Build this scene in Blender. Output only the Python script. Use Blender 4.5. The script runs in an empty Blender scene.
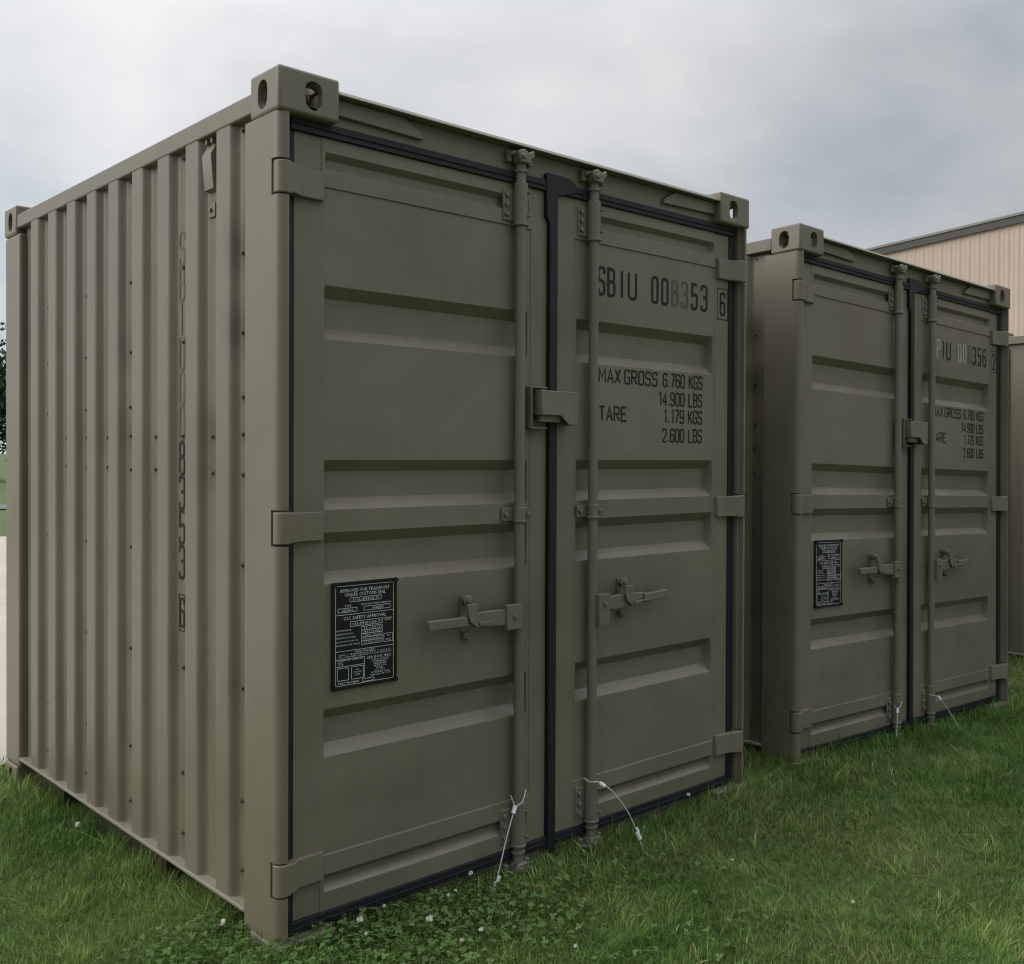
import bpy, bmesh, math, random
import numpy as np
from mathutils import Vector, Matrix, Euler

random.seed(7)
rng = np.random.default_rng(7)
R = math.radians
scene = bpy.context.scene
COL = scene.collection

# ------------------------------------------------------------------ camera
cam_data = bpy.data.cameras.new("camera")
cam = bpy.data.objects.new("camera", cam_data)
COL.objects.link(cam)
CAM = Vector((-1.29776697, -2.59074882, 1.41741703))
rx = Vector((0.69358804, -0.72035231, 0.00530811))
uy = Vector((0.00361473, 0.01084871, 0.99993462))
fw = Vector((0.7203628, 0.69352351, -0.01012841))
m = Matrix((( rx.x, uy.x, -fw.x, CAM.x), (rx.y, uy.y, -fw.y, CAM.y), (rx.z, uy.z, -fw.z, CAM.z), (0, 0, 0, 1)))
cam.matrix_world = m
cam_data.sensor_fit = 'HORIZONTAL'
cam_data.sensor_width = 36.0
cam_data.lens = 36.0 * 1044.6022 / 1024.0
cam_data.shift_x = -135.0625 / 1024.0
cam_data.shift_y = -15.3615 / 1024.0
cam_data.clip_start = 0.05
cam_data.clip_end = 3000
scene.camera = cam

# ------------------------------------------------------------------ world and sun (overcast)
SUN_EL, SUN_AZ = R(29), R(-62)          # azimuth measured from +Y towards +X : veiled light from behind the containers on the left
world = bpy.data.worlds.new("World")
scene.world = world
world.use_nodes = True
nt = world.node_tree
nt.nodes.clear()
N = nt.nodes.new
L = nt.links.new
out = N('ShaderNodeOutputWorld')
sky = N('ShaderNodeTexSky'); sky.sky_type = 'NISHITA'; sky.sun_disc = False
sky.sun_elevation = SUN_EL; sky.sun_rotation = SUN_AZ
bg_sky = N('ShaderNodeBackground'); bg_sky.inputs[1].default_value = 0.10
L(sky.outputs[0], bg_sky.inputs[0])
tc = N('ShaderNodeTexCoord')
sep = N('ShaderNodeSeparateXYZ'); L(tc.outputs['Generated'], sep.inputs[0])
az = N('ShaderNodeMath'); az.operation = 'MAXIMUM'; L(sep.outputs[2], az.inputs[0]); az.inputs[1].default_value = 0.0
zz = N('ShaderNodeMath'); zz.operation = 'ADD'; L(az.outputs[0], zz.inputs[0]); zz.inputs[1].default_value = 0.32
dv = N('ShaderNodeVectorMath'); dv.operation = 'DIVIDE'
cz = N('ShaderNodeCombineXYZ')
for i in range(3): L(zz.outputs[0], cz.inputs[i])
L(tc.outputs['Generated'], dv.inputs[0]); L(cz.outputs[0], dv.inputs[1])
n1 = N('ShaderNodeTexNoise'); n1.inputs['Scale'].default_value = 1.05; n1.inputs['Detail'].default_value = 6; n1.inputs['Roughness'].default_value = 0.48; n1.inputs['Distortion'].default_value = 0.25
L(dv.outputs[0], n1.inputs['Vector'])
ramp = N('ShaderNodeValToRGB')
e = ramp.color_ramp.elements
e[0].position = 0.36; e[0].color = (0.325, 0.385, 0.420, 1)
e[1].position = 0.62; e[1].color = (0.690, 0.685, 0.685, 1)
e2 = ramp.color_ramp.elements.new(0.50); e2.color = (0.530, 0.540, 0.560, 1)
n2 = N('ShaderNodeTexNoise'); n2.inputs['Scale'].default_value = 3.4; n2.inputs['Detail'].default_value = 5; n2.inputs['Roughness'].default_value = 0.5; n2.inputs['Distortion'].default_value = 0.4
L(dv.outputs[0], n2.inputs['Vector'])
nm = N('ShaderNodeMix'); nm.inputs[0].default_value = 0.20
L(n1.outputs['Fac'], nm.inputs[2]); L(n2.outputs['Fac'], nm.inputs[3]); L(nm.outputs[0], ramp.inputs[0])
# the cloud cover is thinner, so brighter, towards the veiled sun on the left
dot = N('ShaderNodeVectorMath'); dot.operation = 'DOT_PRODUCT'
L(tc.outputs['Generated'], dot.inputs[0]); dot.inputs[1].default_value = Vector((-0.25, 0.92, 0.30)).normalized()
mr = N('ShaderNodeMapRange'); mr.inputs[1].default_value = -0.75; mr.inputs[2].default_value = 0.95; mr.inputs[3].default_value = 0.20; mr.inputs[4].default_value = 1.06
L(dot.outputs['Value'], mr.inputs[0])
zen = N('ShaderNodeMapRange'); zen.inputs[1].default_value = 0.36; zen.inputs[2].default_value = 0.92; zen.inputs[3].default_value = 0.90; zen.inputs[4].default_value = 2.75
L(sep.outputs[2], zen.inputs[0])          # overcast: the zenith is brighter than the horizon
d2 = N('ShaderNodeVectorMath'); d2.operation = 'DOT_PRODUCT'      # bright sky lobe added unseen behind the viewpoint, right, to light the door fronts
L(tc.outputs['Generated'], d2.inputs[0]); d2.inputs[1].default_value = Vector((0.55, -0.78, 0.35)).normalized()
m2 = N('ShaderNodeMapRange'); m2.interpolation_type = 'SMOOTHSTEP'; m2.inputs[1].default_value = 0.15; m2.inputs[2].default_value = 1.0; m2.inputs[3].default_value = 0.0; m2.inputs[4].default_value = 0.38
L(d2.outputs['Value'], m2.inputs[0])
ma = N('ShaderNodeMath'); ma.operation = 'ADD'; L(mr.outputs[0], ma.inputs[0]); L(m2.outputs[0], ma.inputs[1])
mm = N('ShaderNodeMath'); mm.operation = 'MULTIPLY'; L(ma.outputs[0], mm.inputs[0]); L(zen.outputs[0], mm.inputs[1])
mul = N('ShaderNodeVectorMath'); mul.operation = 'SCALE'
L(ramp.outputs[0], mul.inputs[0]); L(mm.outputs[0], mul.inputs['Scale'])
bg_cl = N('ShaderNodeBackground'); bg_cl.inputs[1].default_value = 1.15
L(mul.outputs[0], bg_cl.inputs[0])
mix = N('ShaderNodeMixShader'); mix.inputs[0].default_value = 0.93
L(bg_sky.outputs[0], mix.inputs[1]); L(bg_cl.outputs[0], mix.inputs[2])
L(mix.outputs[0], out.inputs[0])

sun_d = bpy.data.lights.new("sun", 'SUN')
sun_d.energy = 1.05; sun_d.angle = R(40); sun_d.color = (1.0, 0.92, 0.80)
sun = bpy.data.objects.new("sun", sun_d); COL.objects.link(sun)
sd = Vector((math.sin(SUN_AZ) * math.cos(SUN_EL), math.cos(SUN_AZ) * math.cos(SUN_EL), math.sin(SUN_EL)))
sun.rotation_euler = sd.to_track_quat('Z', 'Y').to_euler()
sun.location = (-20, 0, 30)

vs = scene.view_settings
vs.view_transform = 'Standard'; vs.look = 'None'; vs.gamma = 1.0; vs.use_curve_mapping = False
vs.exposure = 0.42
scene.display_settings.display_device = 'sRGB'
scene.cycles.max_bounces = 6
scene.cycles.filter_width = 1.15

# ------------------------------------------------------------------ materials
def new_mat(name):
    mt = bpy.data.materials.new(name); mt.use_nodes = True
    nt = mt.node_tree
    return mt, nt, nt.nodes['Principled BSDF']

def mixcol(nt, fac, a, b, mode='MIX'):
    n = nt.nodes.new('ShaderNodeMix'); n.data_type = 'RGBA'; n.blend_type = mode
    def put(sock, v):
        if isinstance(v, (tuple, list)): sock.default_value = (*v[:3], 1)
        elif isinstance(v, (int, float)): sock.default_value = v
        else: nt.links.new(v, sock)
    put(n.inputs[0], fac); put(n.inputs[6], a); put(n.inputs[7], b)
    return n.outputs[2]

def noise(nt, scale, detail=4, rough=0.55, vec=None, stretch=None, dist=0.0):
    tcn = nt.nodes.new('ShaderNodeTexCoord')
    n = nt.nodes.new('ShaderNodeTexNoise')
    n.inputs['Scale'].default_value = scale; n.inputs['Detail'].default_value = detail
    n.inputs['Roughness'].default_value = rough; n.inputs['Distortion'].default_value = dist
    src = tcn.outputs['Object']
    if stretch:
        mp = nt.nodes.new('ShaderNodeMapping'); mp.inputs['Scale'].default_value = stretch
        nt.links.new(src, mp.inputs[0]); src = mp.outputs[0]
    nt.links.new(src, n.inputs['Vector'])
    return n.outputs['Fac']

def remap(nt, v, a, b, c=0.0, d=1.0):
    n = nt.nodes.new('ShaderNodeMapRange')
    n.inputs[1].default_value = a; n.inputs[2].default_value = b; n.inputs[3].default_value = c; n.inputs[4].default_value = d
    nt.links.new(v, n.inputs[0]); return n.outputs[0]

def bump(nt, bsdf, h, strength=0.1, dist=0.01):
    b = nt.nodes.new('ShaderNodeBump'); b.inputs['Strength'].default_value = strength; b.inputs['Distance'].default_value = dist
    nt.links.new(h, b.inputs['Height']); nt.links.new(b.outputs[0], bsdf.inputs['Normal'])

PAINT = (0.168, 0.152, 0.111)
def paint_mat(name, base, stain_shade=False, dents=0.0):
    mt, nt, b = new_mat(name)
    big = noise(nt, 1.7, 5, 0.6)
    streak = noise(nt, 5.0, 4, 0.6, stretch=(5.0, 5.0, 0.35))
    fine = noise(nt, 120, 2, 0.5)
    dark = tuple(c * 0.84 for c in base); light = tuple(min(1, c * 1.12) for c in base)
    c = mixcol(nt, remap(nt, big, 0.3, 0.7), dark, light)
    c = mixcol(nt, remap(nt, streak, 0.52, 0.78, 0, 0.30), c, tuple(v * 0.62 for v in base))
    c = mixcol(nt, remap(nt, fine, 0.3, 0.7, 0, 0.10), c, tuple(v * 1.25 for v in base))
    # scattered small chips showing pale primer
    chip = noise(nt, 46, 3, 0.65)
    c = mixcol(nt, remap(nt, chip, 0.745, 0.765, 0, 0.6), c, (0.34, 0.31, 0.25))
    rust = noise(nt, 21, 4, 0.7)
    c = mixcol(nt, remap(nt, rust, 0.735, 0.78, 0, 0.75), c, (0.085, 0.042, 0.020))
    scr = noise(nt, 7.0, 3, 0.7, stretch=(1.0, 1.0, 14.0), dist=1.5)
    c = mixcol(nt, remap(nt, scr, 0.715, 0.73, 0, 0.35), c, tuple(v * 1.7 for v in base))
    if stain_shade:
        at = nt.nodes.new('ShaderNodeAttribute'); at.attribute_name = 'stain_shade'
        c = mixcol(nt, at.outputs['Fac'], c, (0.045, 0.040, 0.026))
    nt.links.new(c, b.inputs['Base Color'])
    rg = remap(nt, big, 0.3, 0.7, 0.36, 0.50)
    nt.links.new(rg, b.inputs['Roughness'])
    b.inputs['Specular IOR Level'].default_value = 0.5
    if dents:
        d1 = noise(nt, 2.6, 2, 0.4)
        bump(nt, b, d1, dents, 0.05)
    else:
        bump(nt, b, noise(nt, 60, 2, 0.5), 0.06, 0.004)
    return mt

def plain(name, colr, rough=0.6, spec=0.4, metal=0.0, var=0.12, sc=30):
    mt, nt, b = new_mat(name)
    n = noise(nt, sc, 4)
    c = mixcol(nt, remap(nt, n, 0.3, 0.7), tuple(v * (1 - var) for v in colr), tuple(v * (1 + var) for v in colr))
    nt.links.new(c, b.inputs['Base Color'])
    b.inputs['Roughness'].default_value = rough; b.inputs['Specular IOR Level'].default_value = spec
    b.inputs['Metallic'].default_value = metal
    return mt

M = {}
M['paint'] = paint_mat('olive paint', PAINT)
M['door'] = paint_mat('olive door paint', PAINT, dents=0.45)
M['side'] = paint_mat('olive side paint', PAINT, stain_shade=True)
M['under'] = paint_mat('shade-darkened olive underframe', tuple(v * 0.22 for v in PAINT))  # shadow under the side rail put into a darkened paint colour
M['rod'] = paint_mat('greyish olive rod paint', (0.160, 0.150, 0.118))
M['rail'] = paint_mat('scuffed pale olive paint', (0.25, 0.235, 0.185))
M['rubber'] = plain('black rubber', (0.012, 0.014, 0.019), 0.55, 0.35)
M['ink'] = plain('black stencil paint', (0.013, 0.013, 0.012), 0.6, 0.3)
M['ink_grey'] = plain('worn grey stencil paint', (0.085, 0.082, 0.07), 0.55, 0.4)
M['ink_faint'] = plain('nearly worn off stencil paint', (0.115, 0.105, 0.080), 0.55, 0.4)
M['ink_pale'] = plain('worn stencil paint with painted pale sheen', (0.36, 0.34, 0.29), 0.5, 0.4)  # sheen reflected off the worn characters is painted in as a pale colour
M['plate'] = plain('black anodised plate', (0.007, 0.008, 0.009), 0.5, 0.3)
M['plate_text'] = plain('etched metal lettering', (0.62, 0.64, 0.64), 0.5, 0.4)
M['bolt'] = plain('greasy bolt paint', (0.105, 0.094, 0.066), 0.5, 0.4)
M['wire'] = plain('galvanised wire', (0.55, 0.55, 0.54), 0.4, 0.5, 0.3)
M['white'] = plain('white plastic', (0.75, 0.75, 0.74), 0.45)
M['vent'] = paint_mat('vent paint', tuple(v * 0.92 for v in PAINT))

# ------------------------------------------------------------------ mesh helpers
class MB:
    def __init__(s): s.v = []; s.f = []; s.sm = []
    def add(s, vs, fs, smooth=False):
        o = len(s.v); s.v += [tuple(v) for v in vs]; s.f += [tuple(i + o for i in f) for f in fs]; s.sm += [smooth] * len(fs); return s
    def box(s, x0, x1, y0, y1, z0, z1):
        v = [(x, y, z) for x in (x0, x1) for y in (y0, y1) for z in (z0, z1)]
        return s.add(v, [(0, 1, 3, 2), (4, 6, 7, 5), (0, 4, 5, 1), (2, 3, 7, 6), (0, 2, 6, 4), (1, 5, 7, 3)])
    def prism(s, poly, axis, lo, hi, smooth=False):
        n = len(poly); vs = []
        for t in (lo, hi):
            for a, b in poly:
                vs.append((t, a, b) if axis == 0 else (a, t, b) if axis == 1 else (a, b, t))
        fs = [tuple(range(n))[::-1], tuple(range(n, 2 * n))] + [(i, (i + 1) % n, n + (i + 1) % n, n + i) for i in range(n)]
        return s.add(vs, fs, smooth)
    def cyl(s, p0, p1, r, n=20, r1=None, smooth=True):
        p0 = Vector(p0); p1 = Vector(p1); d = (p1 - p0).normalized()
        a = d.orthogonal().normalized(); b = d.cross(a); r1 = r if r1 is None else r1
        vs = []
        for p, q in ((p0, r), (p1, r1)):
            for i in range(n):
                t = 2 * math.pi * i / n
                vs.append(p + (a * math.cos(t) + b * math.sin(t)) * q)
        fs = [(i, (i + 1) % n, n + (i + 1) % n, n + i) for i in range(n)] + [tuple(range(n))[::-1], tuple(range(n, 2 * n))]
        return s.add(vs, fs, smooth)
    def tube(s, pts, r, n=8):
        pts = [Vector(p) for p in pts]; rs = r if isinstance(r, (list, tuple)) else [r] * len(pts)
        vs = []; a = None
        for i, p in enumerate(pts):
            d = (pts[min(i + 1, len(pts) - 1)] - pts[max(i - 1, 0)]).normalized()
            a = d.orthogonal().normalized() if a is None else (a - d * a.dot(d)).normalized()
            b = d.cross(a)
            for k in range(n):
                t = 2 * math.pi * k / n; vs.append(p + (a * math.cos(t) + b * math.sin(t)) * rs[i])
        fs = []
        for i in range(len(pts) - 1):
            for k in range(n):
                fs.append((i * n + k, i * n + (k + 1) % n, (i + 1) * n + (k + 1) % n, (i + 1) * n + k))
        m_ = (len(pts) - 1) * n
        fs += [tuple(range(n))[::-1], tuple(range(m_, m_ + n))]
        return s.add(vs, fs, True)
    def ball(s, c, r, nu=10, nv=6, sq=(1, 1, 1)):
        vs = [(c[0], c[1], c[2] + r * sq[2])]
        for j in range(1, nv):
            ph = math.pi * j / nv
            for i in range(nu):
                t = 2 * math.pi * i / nu
                vs.append((c[0] + r * sq[0] * math.sin(ph) * math.cos(t), c[1] + r * sq[1] * math.sin(ph) * math.sin(t), c[2] + r * sq[2] * math.cos(ph)))
        vs.append((c[0], c[1], c[2] - r * sq[2])); last = len(vs) - 1; fs = []
        for i in range(nu): fs.append((0, 1 + i, 1 + (i + 1) % nu))
        for j in range(nv - 2):
            for i in range(nu):
                a = 1 + j * nu + i; b = 1 + j * nu + (i + 1) % nu
                fs.append((a, a + nu, b + nu, b))
        for i in range(nu): fs.append((last, 1 + (nv - 2) * nu + (i + 1) % nu, 1 + (nv - 2) * nu + i))
        return s.add(vs, fs, True)
    def mirror_x(s, w):
        s.v = [(w - x, y, z) for x, y, z in s.v]; s.f = [f[::-1] for f in s.f]; return s
    def build(s, name, mat, parent=None, bevel=0.0, seg=2, loc=None, label=None, fix=True):
        me = bpy.data.meshes.new(name); me.from_pydata(s.v, [], s.f)
        me.polygons.foreach_set('use_smooth', s.sm)
        if fix:
            bm = bmesh.new(); bm.from_mesh(me); bmesh.ops.recalc_face_normals(bm, faces=bm.faces); bm.to_mesh(me); bm.free()
        me.set_sharp_from_angle(angle=R(40))
        me.materials.append(mat)
        o = bpy.data.objects.new(name, me); COL.objects.link(o)
        if parent: o.parent = parent
        if bevel:
            b = o.modifiers.new('bevel', 'BEVEL'); b.width = bevel; b.segments = seg; b.limit_method = 'ANGLE'; b.angle_limit = R(35)
            b.harden_normals = False
        if loc: o.location = loc
        if label: o['label'] = label
        return o

def empty(name, loc=(0, 0, 0)):
    o = bpy.data.objects.new(name, None); COL.objects.link(o); o.location = loc; o.empty_display_size = 0.2; return o
def tag(o, label=None, cat=None, group=None, kind=None):
    if label: o['label'] = label
    if cat: o['category'] = cat
    if group: o['group'] = group
    if kind: o['kind'] = kind
    return o
def kids(o): return [c for c in bpy.data.objects if c.parent == o]

# ------------------------------------------------------------------ terrain
def sstep(t): t = np.clip(t, 0, 1); return t * t * (3 - 2 * t)
def terrain(x, y):
    x = np.asarray(x, float); y = np.asarray(y, float)
    return np.interp(x, [-1, 0.0, 0.5, 1.4, 1.95, 2.25, 2.6, 3.4, 4.4, 6.0, 30], [0.045, 0.066, 0.066, 0.058, 0.064, 0.078, 0.080, 0.050, 0.012, -0.010, -0.02]) - 0.036 * sstep((y - 0.25) / 0.6) * sstep((0.35 - x) / 0.3) * sstep((5 - y) / 2.0) + 0.022 * np.exp(-((x - 0.10) / 0.22) ** 2 - ((y + 0.03) / 0.20) ** 2) + 0.020 * np.exp(-((x - 1.92) / 0.20) ** 2 - ((y + 0.02) / 0.20) ** 2) + 0.006 * np.sin(x * 2.1 + y * 0.7) * np.sin(y * 1.7 - x * 0.4) * sstep((3.4 - y) / 1.2)

def sheet(name, xs, ys, dz, mat):
    X, Y = np.meshgrid(xs, ys); Z = terrain(X, Y) + dz
    v = np.stack([X.ravel(), Y.ravel(), Z.ravel()], 1); nx = len(xs); ny = len(ys)
    f = [(j * nx + i, j * nx + i + 1, (j + 1) * nx + i + 1, (j + 1) * nx + i) for j in range(ny - 1) for i in range(nx - 1)]
    me = bpy.data.meshes.new(name); me.from_pydata(v.tolist(), [], f); me.polygons.foreach_set('use_smooth', [True] * len(f))
    me.materials.append(mat); o = bpy.data.objects.new(name, me); COL.objects.link(o); return o

def grow(a, b, step, far, k=1.6):
    core = list(np.arange(a, b + 1e-6, step)); lo = []; hi = []; d = step
    while a - sum(lo) > -far: d *= k; lo.append(d)
    d = step
    while b + sum(hi) < far: d *= k; hi.append(d)
    left = a - np.cumsum(lo); right = b + np.cumsum(hi)
    return sorted(list(left) + core + list(right))

mt, nt, b = new_mat('lawn soil and far grass')
g1 = noise(nt, 0.35, 6, 0.6); g2 = noise(nt, 9, 5, 0.7)
c = mixcol(nt, remap(nt, g1, 0.35, 0.65), (0.085, 0.125, 0.035), (0.115, 0.150, 0.052))
c = mixcol(nt, remap(nt, g2, 0.35, 0.7, 0, 0.6), c, (0.028, 0.040, 0.014))
nt.links.new(c, b.inputs['Base Color']); b.inputs['Roughness'].default_value = 0.95
bump(nt, b, g2, 0.5, 0.03)
M['ground'] = mt
mt, nt, b = new_mat('pale concrete')
c1 = noise(nt, 0.8, 6, 0.65); c2 = noise(nt, 40, 4, 0.6)
c = mixcol(nt, remap(nt, c1, 0.3, 0.7), (0.44, 0.39, 0.33), (0.56, 0.50, 0.43))
c = mixcol(nt, remap(nt, c2, 0.35, 0.7, 0, 0.35), c, (0.36, 0.32, 0.27))
nt.links.new(c, b.inputs['Base Color']); b.inputs['Roughness'].default_value = 0.9; bump(nt, b, c2, 0.2, 0.004)
M['concrete'] = mt
M['asphalt'] = plain('grey asphalt', (0.16, 0.16, 0.155), 0.9, var=0.2, sc=6)

tag(sheet('ground', grow(-6, 10, 0.4, 900), grow(-6, 10, 0.4, 900), 0.0, M['ground']), kind='structure')
tag(sheet('concrete_apron', list(np.arange(-100, 65) * 0.4), [2.62] + list(np.arange(7, 42) * 0.4) + [16.7], 0.018, M['concrete']), kind='structure')
tag(sheet('access_road', list(np.arange(-90, 90, 2.0)), [27.0, 28.2, 29.4], 0.03, M['asphalt']), kind='structure')

# ------------------------------------------------------------------ stencil strokes
def fillet(pts, closed, rad, k=5):
    n = len(pts); outp = []
    for i, p in enumerate(pts):
        p = Vector(p[:2]); r = pts[i][2] if len(pts[i]) > 2 else rad
        if (not closed and i in (0, n - 1)) or r <= 0: outp.append(p); continue
        a = Vector(pts[i - 1][:2]); c = Vector(pts[(i + 1) % n][:2])
        d1 = a - p; d2 = c - p; l1 = d1.length; l2 = d2.length; d1.normalize(); d2.normalize()
        ang = d1.angle(d2); t = min(r / math.tan(ang / 2), l1 * 0.499, l2 * 0.499)
        s_, e_ = p + d1 * t, p + d2 * t
        for j in range(k + 1):
            u = j / k; outp.append(s_ * (1 - u) ** 2 + p * 2 * u * (1 - u) + e_ * u ** 2)
    res = [outp[0]]
    for q in outp[1:]:
        if (q - res[-1]).length > 1e-5: res.append(q)
    if closed and (res[0] - res[-1]).length < 1e-5: res.pop()
    return res

def strip(pts, closed, t):
    n = len(pts); lft = []; rgt = []
    for i, p in enumerate(pts):
        a = pts[i - 1] if (closed or i > 0) else None; c = pts[(i + 1) % n] if (closed or i < n - 1) else None
        d1 = (p - a).normalized() if a is not None else (c - p).normalized()
        d2 = (c - p).normalized() if c is not None else d1
        n1 = Vector((-d1.y, d1.x)); n2 = Vector((-d2.y, d2.x)); mm = (n1 + n2)
        if mm.length < 1e-4: mm = n1.copy()
        mm.normalize(); k = min(1.0 / max(mm.dot(n1), 0.3), 1.6)
        lft.append(p + mm * t / 2 * k); rgt.append(p - mm * t / 2 * k)
    return lft, rgt

W5 = 0.44
def G(w=W5):
    r = 0.2
    return {
    '0': [([(0, 0), (0, 1), (w, 1), (w, 0)], True, r)], 'O': [([(0, 0), (0, 1), (w, 1), (w, 0)], True, r)],
    '1': [([(w * .15, .82), (w * .6, 1), (w * .6, 0)], False, 0)],
    '2': [([(0, .76), (0, 1), (w, 1), (w, .56), (0, 0, 0), (w, 0)], False, .2)],
    '3': [([(0, .80), (0, 1), (w, 1), (w, .53, .14), (w * .35, .53)], False, r), ([(w * .5, .53), (w, .53, .14), (w, 0), (0, 0), (0, .2)], False, r)],
    '4': [([(w * .78, 0), (w * .78, 1, 0), (0, .27, 0), (w * 1.05, .27)], False, 0)],
    '5': [([(w, 1), (0.03, 1, 0), (0.03, .54, 0), (w, .62), (w, 0), (0, 0), (0, .2)], False, r)],
    '6': [([(w, .80), (w, 1), (0, 1), (0, 0), (w, 0), (w, .56), (0.03, .56)], False, r)],
    '7': [([(0, 1), (w, 1, 0), (w * .3, 0)], False, 0)],
    '8': [([(0.02, .54), (0.02, 1), (w - .02, 1), (w - .02, .54)], True, .19), ([(0, 0), (0, .54), (w, .54), (w, 0)], True, r)],
    '9': [([(0, .2), (0, 0), (w, 0), (w, 1), (0, 1), (0, .44), (w - .03, .44)], False, r)],
    'S': [([(w, .78), (w, 1), (0, 1), (0, .54), (w, .48), (w, 0), (0, 0), (0, .22)], False, r)],
    'B': [([(0, .53, 0), (0, 1, 0), (w * .95, 1), (w * .95, .53)], True, .18), ([(0, 0, 0), (0, .53, 0), (w, .53), (w, 0)], True, .19)],
    'P': [([(0, 0), (0, 1, 0), (w, 1), (w, .48), (0.03, .48)], False, .2)],
    'I': [([(w * .5, 0), (w * .5, 1)], False, 0)],
    'U': [([(0, 1), (0, 0), (w, 0), (w, 1)], False, r)],
    'M': [([(0, 0), (0, 1, 0), (w * .6, .35, 0), (w * 1.2, 1, 0), (w * 1.2, 0)], False, 0)],
    'A': [([(0, 0), (w * .55, 1, 0), (w * 1.1, 0)], False, 0), ([(w * .2, .3), (w * .9, .3)], False, 0)],
    'X': [([(0, 0), (w, 1)], False, 0), ([(0, 1), (w, 0)], False, 0)],
    'G': [([(w, .8), (w, 1), (0, 1), (0, 0), (w, 0), (w, .48, 0), (w * .5, .48)], False, r)],
    'R': [([(0, 0), (0, 1, 0), (w, 1), (w, .5), (0.03, .5)], False, .2), ([(w * .5, .5), (w, 0)], False, 0)],
    'T': [([(0, 1), (w, 1)], False, 0), ([(w * .5, .98), (w * .5, 0)], False, 0)],
    'E': [([(w, 1), (0, 1, 0), (0, 0, 0), (w, 0)], False, 0), ([(0.03, .52), (w * .85, .52)], False, 0)],
    'K': [([(0, 0), (0, 1)], False, 0), ([(w, 1), (0.02, .38)], False, 0), ([(w * .35, .58), (w, 0)], False, 0)],
    'L': [([(0, 1), (0, 0, 0), (w, 0)], False, 0)],
    '.': [([(w * .1, 0), (w * .1, .12)], False, 0)],
    }
def glyph(mb, ch, x, z, wd, h, t, plane, off, idx=[0]):
    """ch with its box's lower left at (x, z), wd wide and h high on a plane"""
    w = wd / h
    for pts, closed, r in G(w)[ch]:
        p2 = fillet(pts, closed, r)
        lft, rgt = strip(p2, closed, t / h)
        idx[0] += 1; d = 0.00012 * (idx[0] % 5)
        def P(q):
            a = x + q.x * h; b = z + q.y * h
            return (a, off - d, b) if plane == 'front' else (off - d, a, b)
        n = len(p2); vs = [P(q) for q in lft] + [P(q) for q in rgt]
        fs = [(i, (i + 1) % n, n + (i + 1) % n, n + i) for i in range(n if closed else n - 1)]
        mb.add(vs, fs)

def text_line(mb, s, x0, x1, z, h, t, wd, off, plane='front'):
    """stencil line fitted between x0 and x1"""
    adv = []
    for ch in s:
        adv.append(0.55 if ch == ' ' else 0.35 if ch == '.' else 0.75 if ch in 'I1' else 1.2 if ch in 'M' else 1.08 if ch == 'A' else 1.0)
    gap = 0.45; tot = sum(adv) + gap * (len(s) - 1); k = (x1 - x0) / tot
    x = x0
    for ch, a in zip(s, adv):
        if ch != ' ': glyph(mb, ch, x, z, k, h, t, plane, off)
        x += (a + gap) * k

# ------------------------------------------------------------------ shipping container
W, D, H = 1.974, 2.433, 2.438
YD = 0.045                                    # the doors sit back behind the corner fittings
BOLTZ = [2.328, 1.987, 1.760, 1.577, 1.473, 1.363, 1.10, 0.760, 0.432, 0.243]
FLATS = [0.347 + 0.21375 * i for i in range(9)]

def stadium(cx, cz, w, h, n=8):
    r = w / 2; p = []
    for i in range(n + 1):
        t = math.pi * i / n; p.append((cx + r * math.cos(t), cz + (h / 2 - r) + r * math.sin(t)))
    for i in range(n + 1):
        t = math.pi + math.pi * i / n; p.append((cx + r * math.cos(t), cz - (h / 2 - r) + r * math.sin(t)))
    return p

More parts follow.
